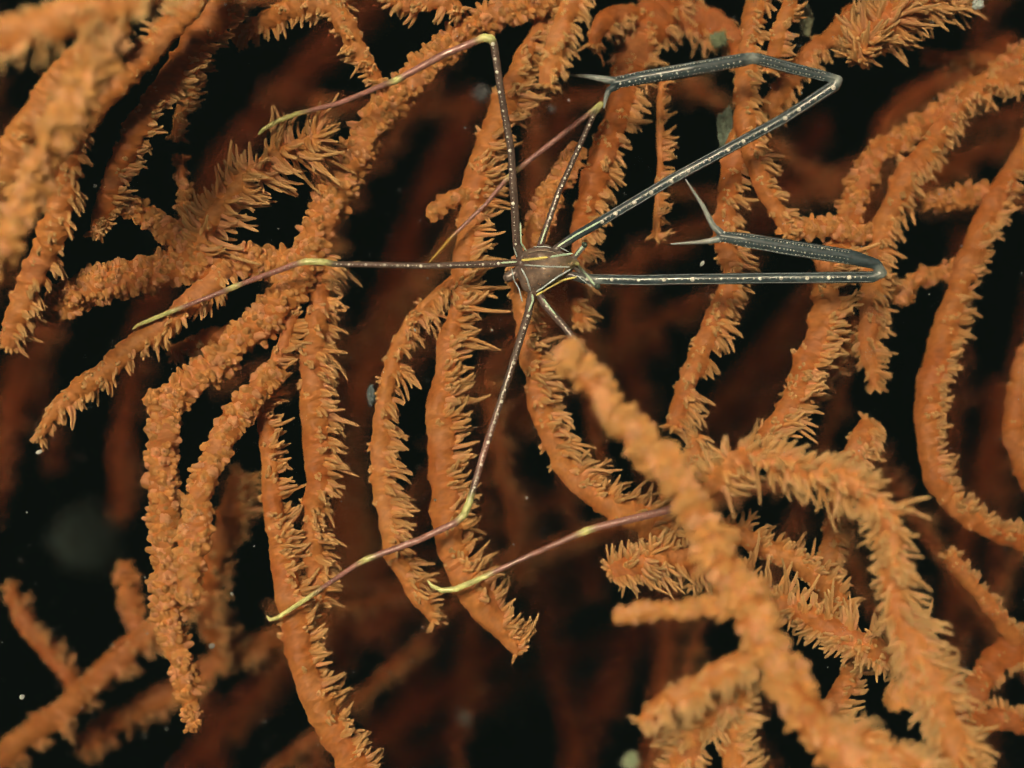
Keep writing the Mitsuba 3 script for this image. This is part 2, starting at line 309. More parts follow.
coral('stout shaded coral branch hanging from the top edge behind the upper claw arm', [
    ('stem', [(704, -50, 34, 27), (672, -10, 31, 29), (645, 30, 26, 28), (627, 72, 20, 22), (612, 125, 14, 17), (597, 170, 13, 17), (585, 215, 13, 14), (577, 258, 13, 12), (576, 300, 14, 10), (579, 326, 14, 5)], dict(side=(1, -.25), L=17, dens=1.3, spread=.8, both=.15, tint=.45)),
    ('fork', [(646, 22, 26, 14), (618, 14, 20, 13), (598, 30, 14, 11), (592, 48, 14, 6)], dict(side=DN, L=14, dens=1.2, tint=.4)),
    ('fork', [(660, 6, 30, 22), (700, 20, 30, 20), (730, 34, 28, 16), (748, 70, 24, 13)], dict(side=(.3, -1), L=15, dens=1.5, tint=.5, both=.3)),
])
coral('small knobbly orange branch in the gap above the crab, between its two upper legs', [
    ('stem', [(578, 150, 13, 8), (566, 172, 11, 9), (549, 200, 10, 11), (536, 228, 10, 11), (528, 262, 10, 9)], dict(style='knob', L=10, dens=1.5)),
])
coral('pale stubby coral tip hanging from the top edge between the legs and the upper claw', [
    ('stem', [(590, -40, -12, 14), (576, -6, -13, 15), (562, 28, -14, 15), (552, 58, -14, 15), (547, 90, -14, 10)], dict(side=(1, -.3), L=16, dens=1.5, spread=1.0, both=.1)),
])
coral('thin bare coral twig with a star shaped tip right of the crab', [
    ('stem', [(662, 78, 15, 5), (660, 120, 14, 5), (660, 160, 13, 5), (658, 205, 12, 5), (656, 238, 12, 6)], dict(side=R_, L=13, dens=.45)),
])
# right of the crab
coral('upright coral branch crossing behind the upper claw arm, bent at its lower end', [
    ('stem', [(765, -40, 12, 11), (755, 2, 11, 12), (748, 50, 10, 12), (744, 92, 9, 13), (745, 120, 8.5, 13), (750, 150, 8, 12), (761, 185, 8, 11), (777, 213, 8, 10), (790, 234, 8, 8)], dict(side=R_, L=13, dens=1.3, both=.1)),
    ('fork', [(744, 118, 12, 12), (735, 152, 12, 14), (728, 192, 12, 15), (724, 232, 12, 14), (731, 280, 12, 13), (714, 318, 12, 14), (698, 355, 11, 14), (684, 392, 11, 13), (670, 430, 11, 10)], dict(side=(1, -.1), L=18, dens=1.4, spread=.9, both=.12)),
    ('fork', [(783, 236, 9, 9), (806, 229, 9, 9), (834, 228, 9, 9), (866, 234, 10, 8)], dict(style='knob', L=8, dens=1.7)),
])
coral('short coral twig slanting down from the top edge right of the upper claw arm', [
    ('stem', [(803, -40, 10, 9), (790, 0, 10, 10), (778, 34, 10, 10), (768, 72, 11, 8)], dict(side=RD, L=13, dens=1.3)),
    ('fork', [(858, 12, 22, 14), (832, 36, 20, 13), (806, 58, 19, 13), (784, 86, 19, 13), (764, 118, 20, 11)], dict(side=RD, L=13, tint=.25)),
])
coral('bushy tuft of long tentacles at the top right edge', [
    ('stem', [(990, -40, 4, 16), (950, -18, 4, 15), (918, 4, 4, 15), (888, 22, 4, 15), (868, 40, 4, 12), (858, 62, 4, 8)], dict(side=(.5, -1), L=30, shag=.85, dens=3.2, spread=1.5, both=.5)),
])
coral('slanting coral branch in the upper right, the inner and knobblier of two side by side', [
    ('stem', [(1050, 40, 14, 12), (1020, 60, 13, 12), (990, 80, 12.5, 11), (958, 100, 12, 11), (928, 120, 12, 11), (900, 139, 11.5, 11), (878, 152, 11, 11), (864, 175, 11, 12), (852, 206, 11, 12), (842, 240, 11.5, 13), (826, 272, 12, 15)], dict(style='knob', L=9, fat=.85, dens=1.1, tip=False)),
    ('fork', [(838, 250, 10, 13), (824, 280, 8, 17), (826, 318, 7, 17), (815, 345, 7, 16), (803, 368, 7.5, 15), (793, 398, 8, 14), (776, 424, 8, 13), (762, 442, 8, 12)], dict(side=(1, .05), L=22, dens=1.8, spread=1.0, both=.1)),
])
coral('slanting coral branch in the upper right, the outer of two, ending in a tapered tip', [
    ('stem', [(1060, 55, 9, 14), (1016, 76, 9, 14), (982, 90, 9, 13), (958, 107, 9, 13), (940, 131, 9, 14), (923, 155, 9, 14), (906, 177, 9, 14), (893, 203, 9, 14), (881, 230, 10, 13), (874, 262, 10.5, 12), (869, 310, 11, 12), (867, 350, 11, 11), (876, 388, 11, 5)], dict(side=(1, -.25), L=14, shag=.5, dens=1.7, spread=.9, both=.15, tint=.15)),
    ('fork', [(1020, 66, 22, 10), (985, 60, 24, 11), (950, 57, 26, 10), (922, 55, 28, 8)], dict(side=DN, L=9, tint=.6)),
    ('fork', [(858, 320, 20, 10), (838, 358, 24, 11), (822, 378, 25, 10), (812, 402, 26, 7)], dict(side=R_, L=11, tint=.7)),
])
coral('long smooth coral branch sweeping in an S down the right side to the edge', [
    ('stem', [(1060, 90, 10, 13), (1024, 148, 9.5, 13), (1002, 186, 9, 14), (982, 224, 9, 14), (967, 262, 8.5, 15), (952, 304, 8, 16), (938, 352, 8, 16), (927, 396, 8, 16), (925, 438, 7.5, 16), (934, 477, 7, 15), (954, 506, 7, 13), (982, 527, 7, 12), (1018, 541, 7, 11), (1060, 550, 7, 11)], dict(side=(1, .15), L=14, dens=1.1, spread=.65, both=.03, tip=False)),
    ('fork', [(990, 190, 11, 8), (970, 196, 12, 9), (948, 199, 12, 9), (926, 203, 12, 7)], dict(style='knob', L=8, dens=1.4)),
    ('fork', [(970, 272, 10, 8), (944, 272, 12, 9), (918, 280, 14, 9), (896, 300, 15, 7)], dict(style='knob', L=9, dens=1.2)),
])
coral('smooth coral branch cut off by the right edge at mid height', [
    ('stem', [(1062, 300, 6, 14), (1034, 345, 6, 15), (1018, 385, 6, 16), (1014, 430, 6, 16), (1024, 470, 6, 15), (1050, 510, 6, 14)], dict(side=R_, L=12, tip=False)),
])
# lower right tangle
coral('short upright coral stub above the tentacled arch in the lower right', [
    ('stem', [(822, 618, 12, 13), (825, 575, 11, 13), (832, 528, 10, 13), (842, 488, 9, 12), (856, 450, 8, 12), (872, 419, 8, 9)], dict(side=(1, -.2), L=16, dens=1.6, spread=.9, both=.15)),
])
coral('arching soft focus coral branch with long drooping tentacles in the lower right', [
    ('stem', [(708, 492, -14, 12), (722, 472, -16, 12), (744, 459, -18, 13), (780, 463, -20, 14), (820, 474, -22, 15), (860, 489, -23, 15), (884, 514, -24, 15), (893, 550, -24, 15), (895, 590, -24, 15), (905, 628, -24, 15), (922, 664, -24, 16), (938, 702, -24, 17), (952, 745, -24, 18), (970, 800, -24, 18)], dict(side=(.8, -.9), L=26, shag=.7, dens=2.0, spread=1.3, both=.5, q=1.3)),
    ('twig', [(922, 684, -24, 10), (906, 694, -25, 10), (888, 702, -26, 8)], dict(style='knob', L=12, q=1.3)),
])
coral('out of focus knobbly coral branch slanting across the front from below the crab', [
    ('stem', [(905, 810, -35, 24), (845, 756, -35, 23), (816, 726, -35, 21), (794, 693, -36, 20), (773, 655, -36, 20), (752, 619, -36, 20), (735, 586, -36, 20), (716, 552, -36, 19), (695, 513, -37, 18), (676, 478, -37, 17), (648, 448, -37, 15), (613, 411, -38, 13), (588, 378, -38, 12), (563, 347, -38, 10)], dict(side=(1, .5), style='knob', L=14, fat=1.4, dens=.6, q=1.5, tint=.35)),
    ('fork', [(760, 652, -35, 14), (738, 662, -34, 14), (714, 673, -34, 14), (688, 690, -34, 14), (662, 704, -33, 13), (640, 724, -33, 9)], dict(side=(.4, -1), L=20, dens=1.2, spread=1.0, q=1.6)),
    ('fork', [(752, 606, -35, 9), (726, 606, -34, 10), (700, 606, -34, 12), (676, 611, -34, 9), (648, 611, -34, 12), (614, 618, -34, 8)], dict(style='knob', L=6, q=1.7)),
    ('fork', [(820, 745, -35, 18), (850, 738, -34, 18), (888, 752, -33, 18), (930, 790, -33, 18)], dict(side=UP, L=18, dens=1.3, q=1.6, tip=False)),
])
coral('coral branch with fringed sides rising from the bottom edge below the slanting blurred branch', [
    ('stem', [(732, 810, -16, 12), (732, 768, -17, 12), (732, 730, -18, 12), (735, 695, -20, 12), (742, 660, -24, 12)], dict(side=R_, L=23, dens=1.3, spread=.7, both=.35, tip=False)),
    ('fork', [(664, 812, -14, 14), (680, 768, -16, 15), (692, 740, -18, 14), (712, 716, -20, 12), (732, 700, -22, 10)], dict(side=(-.3, .6), L=26, shag=.7, dens=2.0, spread=1.2, both=.4, tip=False)),
])
coral('spiny coral branch running right through the tangle towards the lower right', [
    ('stem', [(738, 575, 2, 11), (757, 588, 0, 12), (788, 606, -2, 13), (820, 623, -3, 13), (848, 637, -4, 13), (880, 652, -3, 13), (930, 668, 0, 12)], dict(side=(.3, 1), L=24, shag=.6, dens=2.4, spread=1.3, both=.5)),
    ('fork', [(870, 644, 4, 13), (852, 670, 4, 14), (838, 696, 4, 14), (815, 730, 4, 12)], dict(side=(.9, -.4), L=17, dens=1.5, spread=1.0)),
    ('fork', [(720, 526, 9, 11), (742, 535, 8, 13), (772, 551, 7, 13), (804, 566, 6, 13), (830, 590, 5, 12), (850, 620, 4, 11)], dict(side=(.5, 1), L=17, dens=1.6, spread=1.1, both=.4)),
])
coral('slender coral branch rising to the left from the thick limb at the lower right edge', [
    ('stem', [(1080, 600, 9, 17), (1028, 636, 8, 18), (996, 662, 8, 18), (976, 690, 9, 18), (958, 722, 10, 18), (945, 780, 11, 18)], dict(side=(.4, -1), L=10, dens=1.3, tint=.4, both=.3, tip=False)),
    ('fork', [(1016, 642, 6, 10), (994, 611, 5, 10), (968, 581, 5, 10), (946, 552, 5, 8)], dict(side=(1, .6), L=8, dens=1.2)),
    ('fork', [(1040, 730, 8, 14), (1000, 720, 8, 14), (960, 725, 8, 14)], dict(side=UP, L=12, tint=.4, tip=False)),
])
# lower left, dimmer and out of focus
coral('dim soft focus coral branch slanting up from the lower left corner', [
    ('stem', [(-40, 790, 51, 15), (0, 760, 49, 15), (28, 734, 48, 15), (62, 712, 46, 15), (96, 683, 44, 15), (122, 655, 44, 15), (156, 626, 44, 14), (192, 590, 44, 14), (226, 545, 44, 13), (246, 500, 44, 12)], dict(side=(.3, -1), L=16, dens=1.2, spread=1.1, both=.5, q=1.5)),
    ('fork', [(80, 690, 46, 9), (50, 655, 48, 10), (25, 622, 49, 10), (8, 584, 51, 8)], dict(side=(1, .3), L=12, q=1.5, both=.3)),
    ('fork', [(140, 634, 46, 9), (130, 600, 46, 10), (123, 562, 46, 8)], dict(style='knob', L=8, q=1.5)),
])
coral('dim blurred coral limb behind the lowest tip of the long branch in the lower left', [
    ('stem', [(330, 620, 71, 15), (273, 638, 68, 16), (238, 646, 67, 16), (205, 668, 65, 16), (170, 691, 65, 16), (134, 710, 65, 15), (80, 745, 67, 14)], dict(side=(.3, -1), L=13, dens=1, both=.3, q=1.7)),
    ('fork', [(228, 655, 63, 12), (205, 610, 48, 13), (214, 560, 40, 16), (230, 515, 37, 16), (240, 470, 36, 12)], dict(side=(1, .2), L=17, dens=1.3, q=1.4, both=.3, tint=.3)),
])
# dim branches far behind
BG = 'dim coral branches far behind the crab'
BGL = 'dim blurred red brown coral branch far behind the sharp ones'
far_rows = [
    [(430, -60, 95, 26), (342, 34, 95, 27), (290, 92, 97, 27), (236, 150, 100, 26), (180, 250, 105, 24), (130, 380, 85, 16), (122, 450, 80, 16), (118, 520, 80, 13)],
    [(60, 300, 70, 20), (25, 360, 70, 22), (10, 420, 70, 22), (-10, 520, 72, 20)],
    [(488, 380, 42, 10), (496, 440, 42, 15), (508, 490, 42, 14), (516, 540, 42, 13), (522, 582, 42, 8)],
    [(588, 330, 42, 10), (590, 390, 42, 13), (597, 440, 42, 12), (602, 476, 44, 6)],
    [(1010, 40, 62, 17), (968, 70, 60, 17), (922, 92, 60, 17), (888, 120, 60, 16), (872, 170, 62, 15), (850, 250, 66, 14)],
    [(1060, 120, 66, 15), (982, 152, 62, 15), (912, 196, 60, 15), (860, 240, 62, 14), (780, 330, 75, 15), (700, 430, 90, 15)],
    [(660, 340, 85, 18), (560, 380, 80, 18), (480, 440, 80, 18), (420, 520, 82, 18), (340, 610, 88, 18), (230, 720, 95, 18), (150, 810, 100, 18)],
    [(432, 270, 70, 16), (395, 330, 72, 17), (360, 400, 75, 17), (345, 470, 78, 16), (330, 560, 80, 16)],
    [(580, 300, 58, 12), (520, 340, 56, 14), (470, 390, 56, 15), (430, 450, 57, 14)],
    [(620, 560, 105, 20), (540, 620, 105, 20), (460, 680, 105, 20), (390, 730, 106, 20), (300, 810, 108, 20)],
    [(700, 610, 120, 18), (600, 640, 118, 19), (500, 690, 118, 19), (400, 770, 118, 19)],
    [(640, 500, 90, 17), (645, 600, 92, 18), (600, 700, 94, 18), (560, 810, 96, 18)],
    [(450, 590, 120, 15), (420, 660, 120, 16), (400, 720, 120, 16), (390, 810, 120, 16)],
    [(670, 540, 60, 13), (668, 620, 60, 14), (660, 690, 60, 14), (640, 810, 62, 14)],
    [(480, 90, 110, 22), (440, 170, 112, 22), (410, 240, 112, 22), (380, 330, 115, 22), (330, 430, 120, 20)],
    [(850, 300, 95, 18), (780, 350, 95, 18), (730, 420, 96, 18), (700, 500, 96, 18)],
    [(1000, 380, 80, 16), (985, 470, 80, 16), (960, 560, 82, 16), (950, 660, 84, 16), (960, 800, 86, 16)],
    [(960, 230, 75, 14), (958, 330, 75, 14), (950, 420, 77, 14), (948, 520, 78, 14)],
    [(640, 250, 75, 16), (625, 330, 76, 17), (640, 420, 78, 17), (655, 520, 80, 16)],
    [(340, 420, 60, 13), (352, 520, 60, 14), (345, 610, 62, 14), (330, 700, 64, 13), (300, 810, 66, 13)],
    [(265, 640, 88, 20), (330, 640, 88, 20), (400, 610, 88, 19), (470, 590, 90, 18), (560, 590, 92, 17)],
    [(200, 690, 100, 18), (215, 760, 100, 18), (225, 820, 100, 18)],
    [(570, 90, 120, 20), (540, 200, 120, 20), (560, 300, 118, 20), (600, 380, 118, 18)],
    [(820, 120, 130, 18), (760, 220, 130, 18), (720, 330, 130, 18)],
]
far_labels = ['broad dark blurred coral branch behind the paintbrush shaped sprig in the upper left',
    'faint blurred coral branch at the left edge below the orange tip',
    'dim tufted coral tip hanging right of the crab leg joint in the centre',
    'dim tufted coral tip right of the near blurred branch, below the crab',
    'dim curved coral branch behind the pair of slanting branches in the upper right',
    'dim straight coral branch crossing behind the right side above the middle',
    'long dark coral branch crossing diagonally below the crab',
    'dark coral branch seen in the gap left of the hanging coral fork',
    'short dim coral branch slanting behind the lower left crab leg',
    'long dark red coral branch slanting through the bottom centre',
    'dark red coral branch slanting through the bottom centre, lower one',
    'dark coral branch behind the knobbly twig at the lower centre',
    'faint upright coral branch at the bottom, left of centre',
    'dim upright coral branch below the bushy spray in the lower centre',
    'broad dim coral branch in the gap left of the tall branch behind the crab',
    'faint coral branch behind the lower claw arm',
    'faint upright coral branch behind the lower part of the right S shaped branch',
    'faint upright coral branch left of the right S shaped branch',
    'faint upright coral branch right of the crab body',
    'dim upright coral branch between the two hanging forks left of centre',
    'dim coral branch crossing level through the lower centre',
    'faint coral branch at the bottom edge right of the lower left tip',
    'faint broad coral branch behind the crab body and upper legs',
    'faint coral branch in the dark gap inside the bent upper claw arm']
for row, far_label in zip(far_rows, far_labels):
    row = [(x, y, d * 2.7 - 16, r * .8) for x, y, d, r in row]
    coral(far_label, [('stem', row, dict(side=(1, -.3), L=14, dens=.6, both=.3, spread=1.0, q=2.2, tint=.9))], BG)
rng = np.random.default_rng(5)
# thin dim branches filling the gaps: two sheaves fanning from upper right to lower left and downwards
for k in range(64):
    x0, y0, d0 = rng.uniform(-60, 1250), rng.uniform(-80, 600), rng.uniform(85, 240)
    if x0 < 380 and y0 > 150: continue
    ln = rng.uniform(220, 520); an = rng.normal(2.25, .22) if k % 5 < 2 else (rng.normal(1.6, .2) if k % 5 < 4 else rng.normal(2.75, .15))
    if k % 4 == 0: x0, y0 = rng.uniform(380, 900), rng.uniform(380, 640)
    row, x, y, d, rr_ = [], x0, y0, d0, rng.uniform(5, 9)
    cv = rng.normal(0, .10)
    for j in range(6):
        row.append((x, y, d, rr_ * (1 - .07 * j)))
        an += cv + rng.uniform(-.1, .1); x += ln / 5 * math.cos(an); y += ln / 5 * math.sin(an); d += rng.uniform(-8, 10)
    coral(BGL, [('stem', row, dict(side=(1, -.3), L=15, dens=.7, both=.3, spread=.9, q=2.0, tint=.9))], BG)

# ------------------------------------------------------------------ the crab: one continuous body with its legs and claws
DARK, MAUVE, GOLD, BLUE, PALE = (0.135, 0.100, 0.092), (0.36, 0.18, 0.165), (0.68, 0.74, 0.32), (0.050, 0.084, 0.108), (0.30, 0.37, 0.38)
chains = {
 'leg_a': [(521, 260, .2, 4.4, DARK), (517, 246, -.6, 4.3, DARK), (511, 150, -3, 3.7, DARK), (501, 92, -4.5, 3.6, DARK), (494, 44, -5.5, 4.0, DARK), (491, 39, -5.6, 4.6, GOLD), (484, 37.5, -5.6, 4.2, GOLD), (474, 42, -5.4, 3.6, MAUVE),
           (443, 55, -5, 3.7, MAUVE), (404, 76, -4.2, 3.3, MAUVE), (397, 80, -4, 3.7, GOLD), (386, 84, -3.8, 2.9, MAUVE), (340, 103, -2.5, 2.6, MAUVE), (312, 110, -1.6, 2.4, MAUVE), (296, 114, -1.2, 2.5, GOLD), (278, 121, -.9, 2.3, GOLD), (264, 129, -.5, 2.2, GOLD), (259, 134, -.3, 1.2, GOLD)],
 'leg_b': [(527, 262, 0, 4, DARK), (500, 263.6, -.9, 3.6, DARK), (430, 266, -2.6, 3.1, DARK), (334, 264, -4, 3.0, DARK), (324, 262, -4.2, 3.5, GOLD), (306, 261.5, -4.2, 3.4, GOLD), (296, 264, -4, 2.9, MAUVE), (244, 283, -2.8, 2.6, MAUVE), (234, 287, -2.5, 3.1, GOLD), (224, 291, -2.4, 2.5, MAUVE),
           (186, 306, -2, 2.2, MAUVE), (170, 312, -1.8, 2.4, GOLD), (150, 320, -1.3, 2.3, GOLD), (138, 325, -1, 1.8, GOLD), (133, 329, -.8, 1.0, GOLD)],
 'leg_c': [(532, 292, .2, 4.2, DARK), (528, 314, -.8, 4, DARK), (514, 359, -2.5, 3.6, DARK), (501, 400, -3, 3.4, DARK), (484, 452, -3.5, 3.4, MAUVE), (473, 490, -3.9, 3.4, DARK), (469, 503, -4, 3.8, GOLD), (464, 515, -4, 3.9, GOLD), (455, 523, -4, 3.5, MAUVE), (419, 540, -3.5, 3.4, MAUVE), (378, 555, -3.1, 3.1, MAUVE), (367, 559, -3, 3.4, GOLD),
           (356, 565, -2.7, 2.7, MAUVE), (325, 586, -1.8, 2.3, MAUVE), (305, 600, -1.3, 2.3, GOLD), (277, 618, -.6, 2.1, GOLD), (270, 620, -.5, 1.8, GOLD), (267, 616, -.5, 1, GOLD)],
 'leg_d': [(538, 292, .2, 4.2, DARK), (545, 305, -.4, 4, DARK), (562, 324, -1.5, 3.7, DARK), (580, 347, -2.5, 3.5, DARK), (620, 402, -5, 3.5, DARK), (668, 468, -7, 3.7, DARK), (702, 498, -7.6, 4.2, GOLD), (696, 504, -7.4, 4.0, MAUVE), (676, 508, -6.8, 4.0, MAUVE), (640, 517, -5.4, 4.0, MAUVE), (598, 527, -4.3, 3.7, MAUVE), (586, 531, -4, 4, GOLD), (574, 536, -3.8, 3.2, MAUVE),
           (531, 555, -3, 2.8, MAUVE), (496, 571, -2.6, 2.6, MAUVE), (484, 577, -2.4, 2.8, GOLD), (456, 589, -1.6, 3.1, GOLD), (442, 590.5, -1.4, 2.6, GOLD), (432, 586, -1.4, 2, GOLD), (428, 581, -1.4, 1.1, GOLD)],
 'leg_e': [(538, 252, .8, 3.6, DARK), (546, 228, 1, 3.2, DARK), (559, 191, 1.3, 3, DARK), (576, 154, 2, 2.8, DARK), (593, 116, 2.8, 2.8, DARK), (601, 104, 3.2, 3.2, GOLD), (596, 108, 3.2, 2.9, GOLD), (586, 116, 3, 2.8, MAUVE), (522, 166, 2.5, 2.7, MAUVE), (513, 173, 2.4, 3.2, GOLD), (504, 182, 2.5, 2.4, MAUVE), (487, 203, 3, 2.1, MAUVE), (460, 229, 3.3, 1.9, MAUVE), (450, 239, 3.5, 2, (.42, .26, .05)), (429, 263, 4, 1.1, (.42, .26, .05))],
 'claw_arm_a': [(552, 252, 0, 4.2, DARK), (572, 238, -.4, 4.4, BLUE), (600, 222, -1, 4.8, BLUE), (674, 178, -2.5, 5.2, BLUE), (783, 119, -4, 5.5, BLUE), (834, 86, -5, 6, BLUE), (838, 80, -5.2, 4.6, PALE), (826, 76.5, -5.1, 5.0, BLUE), (795, 69, -5, 5.8, BLUE), (760, 59.5, -5, 6, BLUE), (752, 58, -5, 5.6, PALE), (742, 60, -5, 6.6, BLUE), (690, 69.5, -5, 7.6, BLUE), (640, 78, -4.5, 6.8, BLUE), (616, 83, -4.1, 5.2, BLUE)],
 'fixed_a': [(620, 82, -4.2, 4.6, BLUE), (600, 78.5, -4, 3.3, PALE), (585, 76, -4, 2.2, PALE), (569, 75, -4, .9, PALE)],
 'finger_a': [(616, 86, -4.1, 4.2, BLUE), (609, 90, -4, 3.2, BLUE), (606, 97, -4, 2.4, PALE), (604, 108, -4, .9, PALE)],
 'claw_arm_b': [(566, 274, 0, 4.2, DARK), (585, 279, -.3, 4.7, BLUE), (640, 280, -1, 5.2, BLUE), (700, 279, -2, 5.6, BLUE), (790, 278, -3, 5.8, BLUE), (872, 277, -4, 5.8, BLUE), (882, 273, -4.2, 5.0, PALE), (876, 264, -4.2, 5.4, BLUE), (850, 257, -4, 7.6, BLUE), (791, 248, -4, 8.3, BLUE), (745, 240, -4, 7.2, BLUE), (721, 236, -4, 4.8, BLUE)],
 'fixed_b': [(724, 238, -4, 4, BLUE), (710, 241, -4, 3, PALE), (695, 242.5, -4, 2, PALE), (671, 244, -4, .8, PALE)],
 'finger_b': [(722, 234, -4, 4, BLUE), (713, 226, -4, 3.2, PALE), (703, 206, -4, 2.3, PALE), (686, 180, -4, .8, PALE)],
 'rostrum': [(570, 262, -.4, 4.5, DARK), (577, 264, -2.0, 2.6, (.2, .17, .08)), (578.5, 264.5, -6, 1.4, GOLD), (579, 265, -9, .5, GOLD)],
 'stalk_a': [(574, 258, -.6, 2.8, DARK), (584, 246, -1.2, 2.4, PALE)],
 'stalk_b': [(577, 268, -.6, 3.4, DARK), (588, 277, -1.2, 3.0, PALE), (596, 285, -1.6, 2.9, PALE)],
 'abdomen': [(518, 272, .8, 6, DARK), (508, 277, .8, 5.2, (.15, .13, .12))],
}
def ball(x, y, d, r): return m3.Manifold.sphere(r * PXM * (DIST + d * MM) / DIST, 20).translate(at(x, y, d).tolist())
def hull_chain(ch):
    b = [ball(*c[:4]) for c in ch]
    return [m3.Manifold.batch_hull([b[i], b[i + 1]]) for i in range(len(b) - 1)]
solids, samples, tones = [], [], []
for ch in chains.values():
    solids += hull_chain(ch)
    for p, q_ in zip(ch[:-1], ch[1:]):
        for t in np.linspace(0, 1, 12):
            samples.append(at(*[p[i] * (1 - t) + q_[i] * t for i in range(3)])); tones.append(np.array(p[4]) * (1 - t) + np.array(q_[4]) * t)
CARA = (0.34, 0.26, 0.21)
shell = [(526, 258, .4, 8), (524, 268, .4, 9), (530, 284, .4, 9), (536, 292, .3, 4), (545, 252, .4, 8), (545, 270, -1.2, 13), (558, 256, 0, 6), (562, 266, -.8, 9), (574, 263, -.5, 5)]
solids.append(m3.Manifold.batch_hull([ball(*b) for b in shell]))
solids.append(m3.Manifold.batch_hull([ball(541, 258, -1.0, 8), ball(558, 257, -.9, 6)]))
for b in shell: samples.append(at(*b[:3])); tones.append(np.array(CARA))
body = m3.Manifold.batch_boolean(solids, m3.OpType.Add).refine_to_length(0.00030)
mm = body.to_mesh()
bm = trimesh.Trimesh(np.array(mm.vert_properties[:, :3], float), np.array(mm.tri_verts), process=False)
trimesh.smoothing.filter_taubin(bm, lamb=0.5, nu=0.52, iterations=6)
bv = np.array(bm.vertices)
dist_, near = cKDTree(np.array(samples)).query(bv, k=4)
wgt = 1 / (dist_ + 1e-4); wgt /= wgt.sum(1, keepdims=True)
bc = (np.array(tones)[near] * wgt[..., None]).sum(1)
mot = meshkit.noise(bv / 0.0005, 2)[:, None]; mot2 = meshkit.fbm(bv / 0.004, 3, 4)[:, None]
bc = bc * (0.65 + 0.6 * mot) * (0.7 + 0.6 * mot2)
# reddish mottling of the carapace
crab = numbered('arrow_crab')
labels[crab] = {'label': 'spindly crab with long white dotted legs and dark bluish claws, clinging to orange coral', 'category': 'crab'}
add(f'{crab}__body', bv, np.array(bm.faces), 'crab_shell', bc)

# front of the body towards the lens, to lay markings on the shell
sc_ = DIST / (DIST + bv[:, 1]); bxy = np.stack([bv[:, 0] * sc_ / PXM + 512, 384 - bv[:, 2] * sc_ / PXM], -1)
btree = cKDTree(bxy)
def front(x, y, rad=1.6):
    ii = btree.query_ball_point([x, y], rad)
    if not ii: ii = btree.query([x, y], k=1)[1:2]
    return float(np.min(bv[ii, 1])) / MM
ICO = trimesh.creation.icosphere(subdivisions=1)
def beads(key, rows, label=None, stuff=True):
    """small raised spots: rows x, y, half width in pixels, colour"""
    V, F, C = [], [], []
    for x, y, r, c in rows:
        d = front(x, y, max(1.2, r)) + 0.02
        V.append(ICO.vertices * [r * PXM, r * PXM * .7, r * PXM] + at(x, y, d)); F.append(ICO.faces + 42 * len(F)); C.append(np.tile(c, (42, 1)))
    add(key, np.vstack(V), np.vstack(F), 'pale_marking', np.vstack(C))
    labels[key] = {'kind': 'stuff'} if stuff else {}
    if label: labels[key]['label'] = label
def ridge(key, line, r, c):
    """a thin raised line on the shell"""
    p = np.array(line, float); u = np.r_[0, np.cumsum(np.hypot(*np.diff(p, axis=0).T))]; s = np.linspace(0, u[-1], max(6, int(u[-1] / 1.2)))
    x, y = np.interp(s, u, p[:, 0]), np.interp(s, u, p[:, 1])
    d = np.array([front(a, b) for a, b in zip(x, y)]); d = np.convolve(np.pad(d, 2, mode='edge'), np.ones(5) / 5, 'valid') - 0.03
    w = at(x, y, d); t = np.gradient(w, axis=0); t /= np.linalg.norm(t, axis=1, keepdims=True)
    a = np.cross(t, [0, 1., 0]); a /= np.linalg.norm(a, axis=1, keepdims=True); b = np.cross(t, a)
    prof = np.minimum(1, np.minimum(s, u[-1] - s) / 3 + .25) * r * PXM
    ang = np.arange(7) * 2 * np.pi / 7
    V = (w[:, None] + prof[:, None, None] * (np.cos(ang)[None, :, None] * a[:, None] + np.sin(ang)[None, :, None] * b[:, None]))
    V = np.vstack([V.reshape(-1, 3), w[:1], w[-1:]]); F = grid_faces(len(w), 7); e = np.arange(7); n = len(V)
    F = np.vstack([F, np.stack([e * 0 + n - 2, (e + 1) % 7, e], 1), np.stack([e * 0 + n - 1, (len(w) - 1) * 7 + e, (len(w) - 1) * 7 + (e + 1) % 7], 1)])
    add(key, V, F, 'pale_marking', np.tile(c, (n, 1)))
def along(ch, s0, s1):
    p = np.array([c[:2] for c in ch], float); u = np.r_[0, np.cumsum(np.hypot(*np.diff(p, axis=0).T))]
    def f(s): return np.array([np.interp(s, u, p[:, 0]), np.interp(s, u, p[:, 1])])
    return f
def row_of(ch, i0, i1, off, big, small, step, seed, c=(.88, .92, .88), every=3):
    """spots along chain points i0..i1, shifted sideways by off pixels"""
    g = np.random.default_rng(seed); p = np.array([q_[:2] for q_ in ch[i0:i1 + 1]], float); u = np.r_[0, np.cumsum(np.hypot(*np.diff(p, axis=0).T))]
    out, s, k = [], 2.0, 0
    while s < u[-1]:
        x, y = np.interp(s, u, p[:, 0]), np.interp(s, u, p[:, 1]); x2, y2 = np.interp(s + 1, u, p[:, 0]), np.interp(s + 1, u, p[:, 1])
        dx, dy = x2 - x, y2 - y; l = math.hypot(dx, dy) + 1e-6
        r = big if k % every == 0 else small
        out.append((x - dy / l * off + g.normal(0, .15), y + dx / l * off + g.normal(0, .15), r * g.uniform(.65, 1.25), np.array(c) * g.uniform(.8, 1)))
        s += step * g.uniform(.75, 1.3); k += 1 if g.random() < .9 else 2
    return out
C = chains
def edge(ch, i0, i1, off):
    p = np.array([q_[:2] for q_ in ch[i0:i1 + 1]], float); t = np.gradient(p, axis=0); t /= np.linalg.norm(t, axis=1, keepdims=True)
    return (p + np.stack([-t[:, 1], t[:, 0]], 1) * off).tolist()
WH = (.80, .86, .80)
